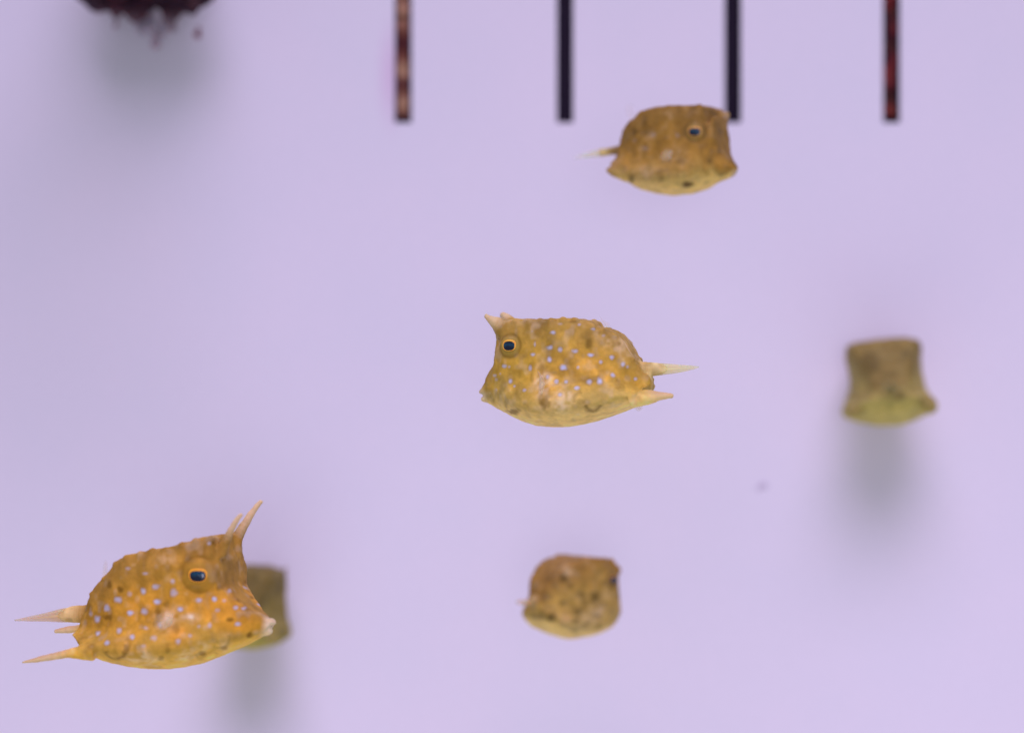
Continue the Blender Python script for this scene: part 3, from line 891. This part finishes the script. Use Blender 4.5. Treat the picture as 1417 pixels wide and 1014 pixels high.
# --- top right, in front of the third slot
FISH_C = dict(
    label="brownish cowfish near the top whose brow overlaps a dark slot", seed=3, voxel=.00020, melt=14, lump=3, tail_op=[1, .8, .5, .25],
    dir=1, psi=-25, view=-3, cx=928, cy=210, d=.035, H=124,
    colors=dict(ORANGE, side=(146, 102, 48), top=(128, 90, 48), pale=(158, 124, 76), belly=(208, 164, 106), warm_patch=(166, 116, 56), white=(172, 138, 118), dark=(86, 60, 34), ring=(134, 104, 66), horn=(152, 118, 92), spine=(166, 126, 82), spine_top=(140, 100, 66), stalk=(200, 166, 124), lip=(182, 146, 130), spot=(150, 136, 160), tail=(226, 204, 190)),
    top=[(1018.5, 235, 0), (1016, 230, 0), (1013, 222, -12), (1008, 213, -20), (1001, 202, -22), (998, 194, -24), (999, 184, -26), (1003, 174, -28), (1006.5, 164, -30), (1006, 157, -30), (998, 153, -12), (986, 149.5, 0), (975, 150, 0), (963.5, 150.5, 0), (945, 149.5, 0), (919.5, 151.5, 0), (897, 154, 10), (892, 159, 10), (888, 163.5, 10),
         (877, 167, 12), (866, 175, 20), (857, 187, 30), (852, 200, 34), (850, 212, 34)],
    bot=[(1018.5, 238, 0), (1014, 244, 0), (1009, 249, 0), (991, 255, 0), (974.5, 263, 0), (956, 269, 0), (936, 271, 0), (912, 268.5, 0), (890, 263, 0), (866, 252, 30), (853, 247, 55), (845, 240, 58), (845, 226, 40)],
    mouth=(1015, 240),
    tubes=[('horn', [(996, 167, -32), (1004, 161.5, -36), (1010, 157.5, -39)], [9, 7.5, 4.0]),
           ('spine', [(868, 237, 50), (852, 237, 56), (838, 236.5, 60)], [20, 12, 2.5]),
           ('spine', [(880, 236, -50), (868, 235, -54), (860, 234, -55)], [10, 7, 2.4]),
           ('stalk', [(866, 206, 0), (852, 206, 0), (842, 206.5, 0), (834, 207.4, 0), (826, 208.2, 0)], [12, 8.4, 7.2, 6.0, 2.6])],
    tail=([(836, 207.2, 0), (824, 208.5, 0), (808, 211, 0), (792, 213.5, 0)], [6.8, 6.0, 4.0, 1.0]),
    eye=(964, 187.8), eye_r=17, ring_w=.5, pupil=(9.8, 7.2), iris=1.7, lid=.28, iris_top=1.4, gold=(184, 136, 80),
    dorsal=([(870, 172, 0), (882, 166, 0)], [(862, 141, 0), (870, 139, 0), (878, 142, 0)], (.10, .05)),
    pectoral=([(932, 212, 2), (931, 226, 2)], [(922, 211, 8), (918, 220, 10), (921, 229, 9)], (.34, .10)),
    warm_patch=[(985, 222, 24, 16, .4), (930, 228, 12, 8, .4), (880, 225, 20, 12, .3)],
    white=[(925, 220, 9, 9, .4), (895, 243, 16, 10, .6), (900, 191, 8, 7, .4), (892, 208, 8, 6, .4), (940, 218, 10, 12, .25), (926, 163, 10, 6, .25)],
    dark=[(951, 258.5, 9, 4.5, .95), (999, 247, 7, 4.5, .75), (874, 249, 5, 6, .7), (879, 183, 5, 6, .5), (981, 227, 5, 4, .5), (996, 214, 6, 4, .5), (941, 228, 7, 6, .4), (915, 251, 6, 6, .4), (882, 196, 6, 6, .25), (945, 186, 8, 12, .25), (957, 158, 6, 10, .2), (980, 205, 12, 3, .2)],
    spots=[(904, 190, 4, 3.2, .4), (893, 208, 4, 3.4, .4), (878, 196, 3, 3, .3), (988, 163, 3.2, 2.6, .35), (937, 192, 3, 3, .3)])

# --- lower middle, turning away to the right
FISH_D = dict(
    label="small round brown cowfish at bottom centre turning away from the lens", seed=4, voxel=.00023, melt=8, lump=5, botw=.88, one_side=True, knob=1.3,
    dir=1, psi=38, view=0, cx=793, cy=828, d=.055, H=116,
    colors=dict(ORANGE, side=(158, 118, 66), top=(138, 96, 52), pale=(168, 134, 88), belly=(218, 172, 116), warm_patch=(176, 134, 76), white=(184, 150, 132), dark=(58, 40, 16), ring=(128, 92, 50), horn=(138, 98, 58), spine=(178, 138, 96), spine_top=(174, 132, 92), stalk=(186, 146, 110), lip=(176, 136, 104), spot=(140, 120, 120), tail=(206, 168, 150)),
    top=[(856, 842, 0), (854, 834, 0), (850, 826, 0), (845, 817, 8), (842, 807, 12), (842, 797, 14), (844, 788, 14), (844, 782, 14), (838, 778, 8), (826, 774.5, 0), (812, 769.5, 0), (800, 768.5, 0), (786, 771, 0), (772, 775, 0), (764, 780, 0), (756, 786, 0), (748, 797, 0), (743, 810, 0), (742, 822, 0)],
    bot=[(856, 850, 0), (853, 860, 0), (847, 868, 0), (832, 875, 0), (818, 880, 0), (802, 883, 0), (788, 883.5, 0), (772, 880, 0), (758, 873, 0), (748, 866, 0), (741, 856, 0), (740, 845, 0)],
    mouth=(855, 850),
    tubes=[('horn', [(846, 793, 34), (853, 787, 36), (856, 785, 37)], [14, 11, 8]),
           ('horn', [(812, 790, -32), (818, 784, -36), (821, 781, -38)], [14, 10, 5]),
           ('spine', [(790, 856, 54), (782, 854, 58), (777, 853, 60)], [13, 9, 4]),
           ('spine', [(748, 854, -44), (739, 851, -48), (733, 849, -51)], [18, 13, 8]),
           ('stalk', [(752, 830, 0), (742, 830, 0), (733, 829.5, 0)], [11, 8, 6])],
    tail=([(735, 829.6, 0), (727, 829, 0), (720, 828, 0), (714, 827, 0)], [6, 5.2, 4, 1.6]),
    eye=(842, 802), eye_r=15, pupil=(9.0, 6.5), iris=1.8, gold=(110, 84, 50),
    warm_patch=[(785, 830, 24, 16, .4), (760, 845, 18, 12, .3)],
    white=[(826, 840, 9, 9, .8), (783, 787, 9, 7, .6), (815, 852, 12, 12, .45), (800, 865, 12, 7, .4), (838, 822, 8, 6, .3)],
    dark=[(780, 795.5, 8.1, 7.5, 0.61), (761.5, 848, 8.1, 7.5, 0.68), (822, 822, 8.8, 8.1, 0.61), (799, 840, 9.5, 6.2, 0.50), (778, 830, 8.1, 6.2, 0.43), (804, 818, 8.1, 6.2, 0.43), (786, 806, 6.8, 5.0, 0.40), (793, 866, 9.5, 5.0, 0.43), (781, 859, 8.1, 6.2, 0.40), (796, 854, 8.1, 6.2, 0.29), (812, 830, 13.5, 5.0, 0.29), (826, 863, 8.1, 7.5, 0.32), (838, 804, 9.5, 6.2, 0.36), (800, 783, 9.5, 6.2, 0.22), (832, 833, 6.8, 6.2, 0.25)])

# --- right, seen from behind, near the wall
def rear_fish(label, seed, cx, cy, H, d, psi, colors, roll, dark, wide, L=200, extra=None):
    c = L / 2 * H / 150
    s_ = H / 150
    def q(f, z): return (cx + f * s_ * math.cos(math.radians(psi)), cy - z * s_, 0)
    sp = dict(label=label, seed=seed, voxel=.00024, dir=1, psi=psi, view=0, cx=cx, cy=cy, d=d, H=H, colors=colors, roll=roll, wide=wide,
        top=[q(*p) for p in ((108, -25), (104, -14), (98, 0), (92, 14), (88, 30), (86, 50), (84, 64), (76, 70), (40, 73), (0, 74), (-30, 74), (-46, 72), (-54, 60), (-70, 50), (-82, 32), (-92, 12), (-100, 0))],
        bot=[q(*p) for p in ((108, -30), (102, -42), (90, -52), (70, -62), (40, -71), (10, -75), (-20, -74), (-50, -67), (-80, -55), (-94, -45), (-100, -34))],
        mouth=q(107, -28)[:2], eye=(0, 0), eye_at=(70 * s_ * kk(d), 38 * s_ * kk(d)), eye_r=16, pupil=(8, 6), iris=1.8,
        tubes=[], dark=dark, spots=[], belly_h=(-.14, .34), crown=.035, pinch=.94, topw=1.07)
    def T(f, z, w):
        pf = cx + (f * s_ * math.cos(math.radians(psi)) + w * s_ * math.sin(math.radians(psi)))
        return (pf, cy - z * s_, w)
    sp['tubes'] = [('horn', [T(76, 60, 38), T(88, 70, 42), T(98, 76, 44)], [10, 7, 3]), ('horn', [T(76, 60, -38), T(88, 70, -42), T(98, 76, -44)], [10, 7, 3]),
                   ('spine', [T(-70, -42, 62), T(-88, -43, 65), T(-102, -45, 68)], [19, 12, 5]), ('spine', [T(-70, -42, -62), T(-88, -43, -65), T(-102, -45, -68)], [19, 12, 5]),
                   ('stalk', [T(-86, -4, 0), T(-104, -5, 0), T(-118, -6, 0)], [14, 9, 8])]
    sp['tail'] = ([T(-114, -6, 0), T(-126, -7, 0), T(-146, -8, 0), T(-160, -9, 0)], [8, 7, 4, 1.2])
    if extra: sp.update(extra)
    return sp
OLIVE = dict(ORANGE, side=(150, 124, 80), top=(124, 98, 62), pale=(160, 138, 90), belly=(180, 154, 94), warm_patch=(160, 134, 88), white=(170, 150, 120), dark=(84, 66, 44), ring=(120, 98, 66),
             horn=(140, 112, 78), spine=(140, 116, 74), spine_top=(128, 104, 68), stalk=(128, 108, 76), lip=(150, 120, 96), spot=(140, 130, 130), tail=(150, 130, 96))
FISH_E = rear_fish("blurred olive cowfish seen from behind, alone at the right with its shadow below", 5, 1227, 531, 118, .088, 86, OLIVE, -5, [], 1.12, extra=dict(melt=22, lump=7, rear_dark=[(1200, 503, 17, .6), (1233, 548, 9, .65), (1180, 548, 10, .35), (1264, 558, 9, .5), (1212, 530, 8, .3), (1250, 500, 12, .25)]))
FISH_F = rear_fish("blurred olive cowfish mostly hidden behind the orange one's snout", 6, 347, 842, 112, .088, 80, dict(OLIVE, side=(124, 100, 58), top=(104, 82, 48), belly=(170, 146, 72), pale=(140, 120, 68)), 2, [], 1.06,
                   extra=dict(melt=60, lump=8, topw=1.0, rear_dark=[(393, 812, 10, .6), (395, 868, 8, .4), (365, 820, 12, .3)]))

for spec in (FISH_A, FISH_B, FISH_C, FISH_D, FISH_E, FISH_F):
    cowfish(spec)
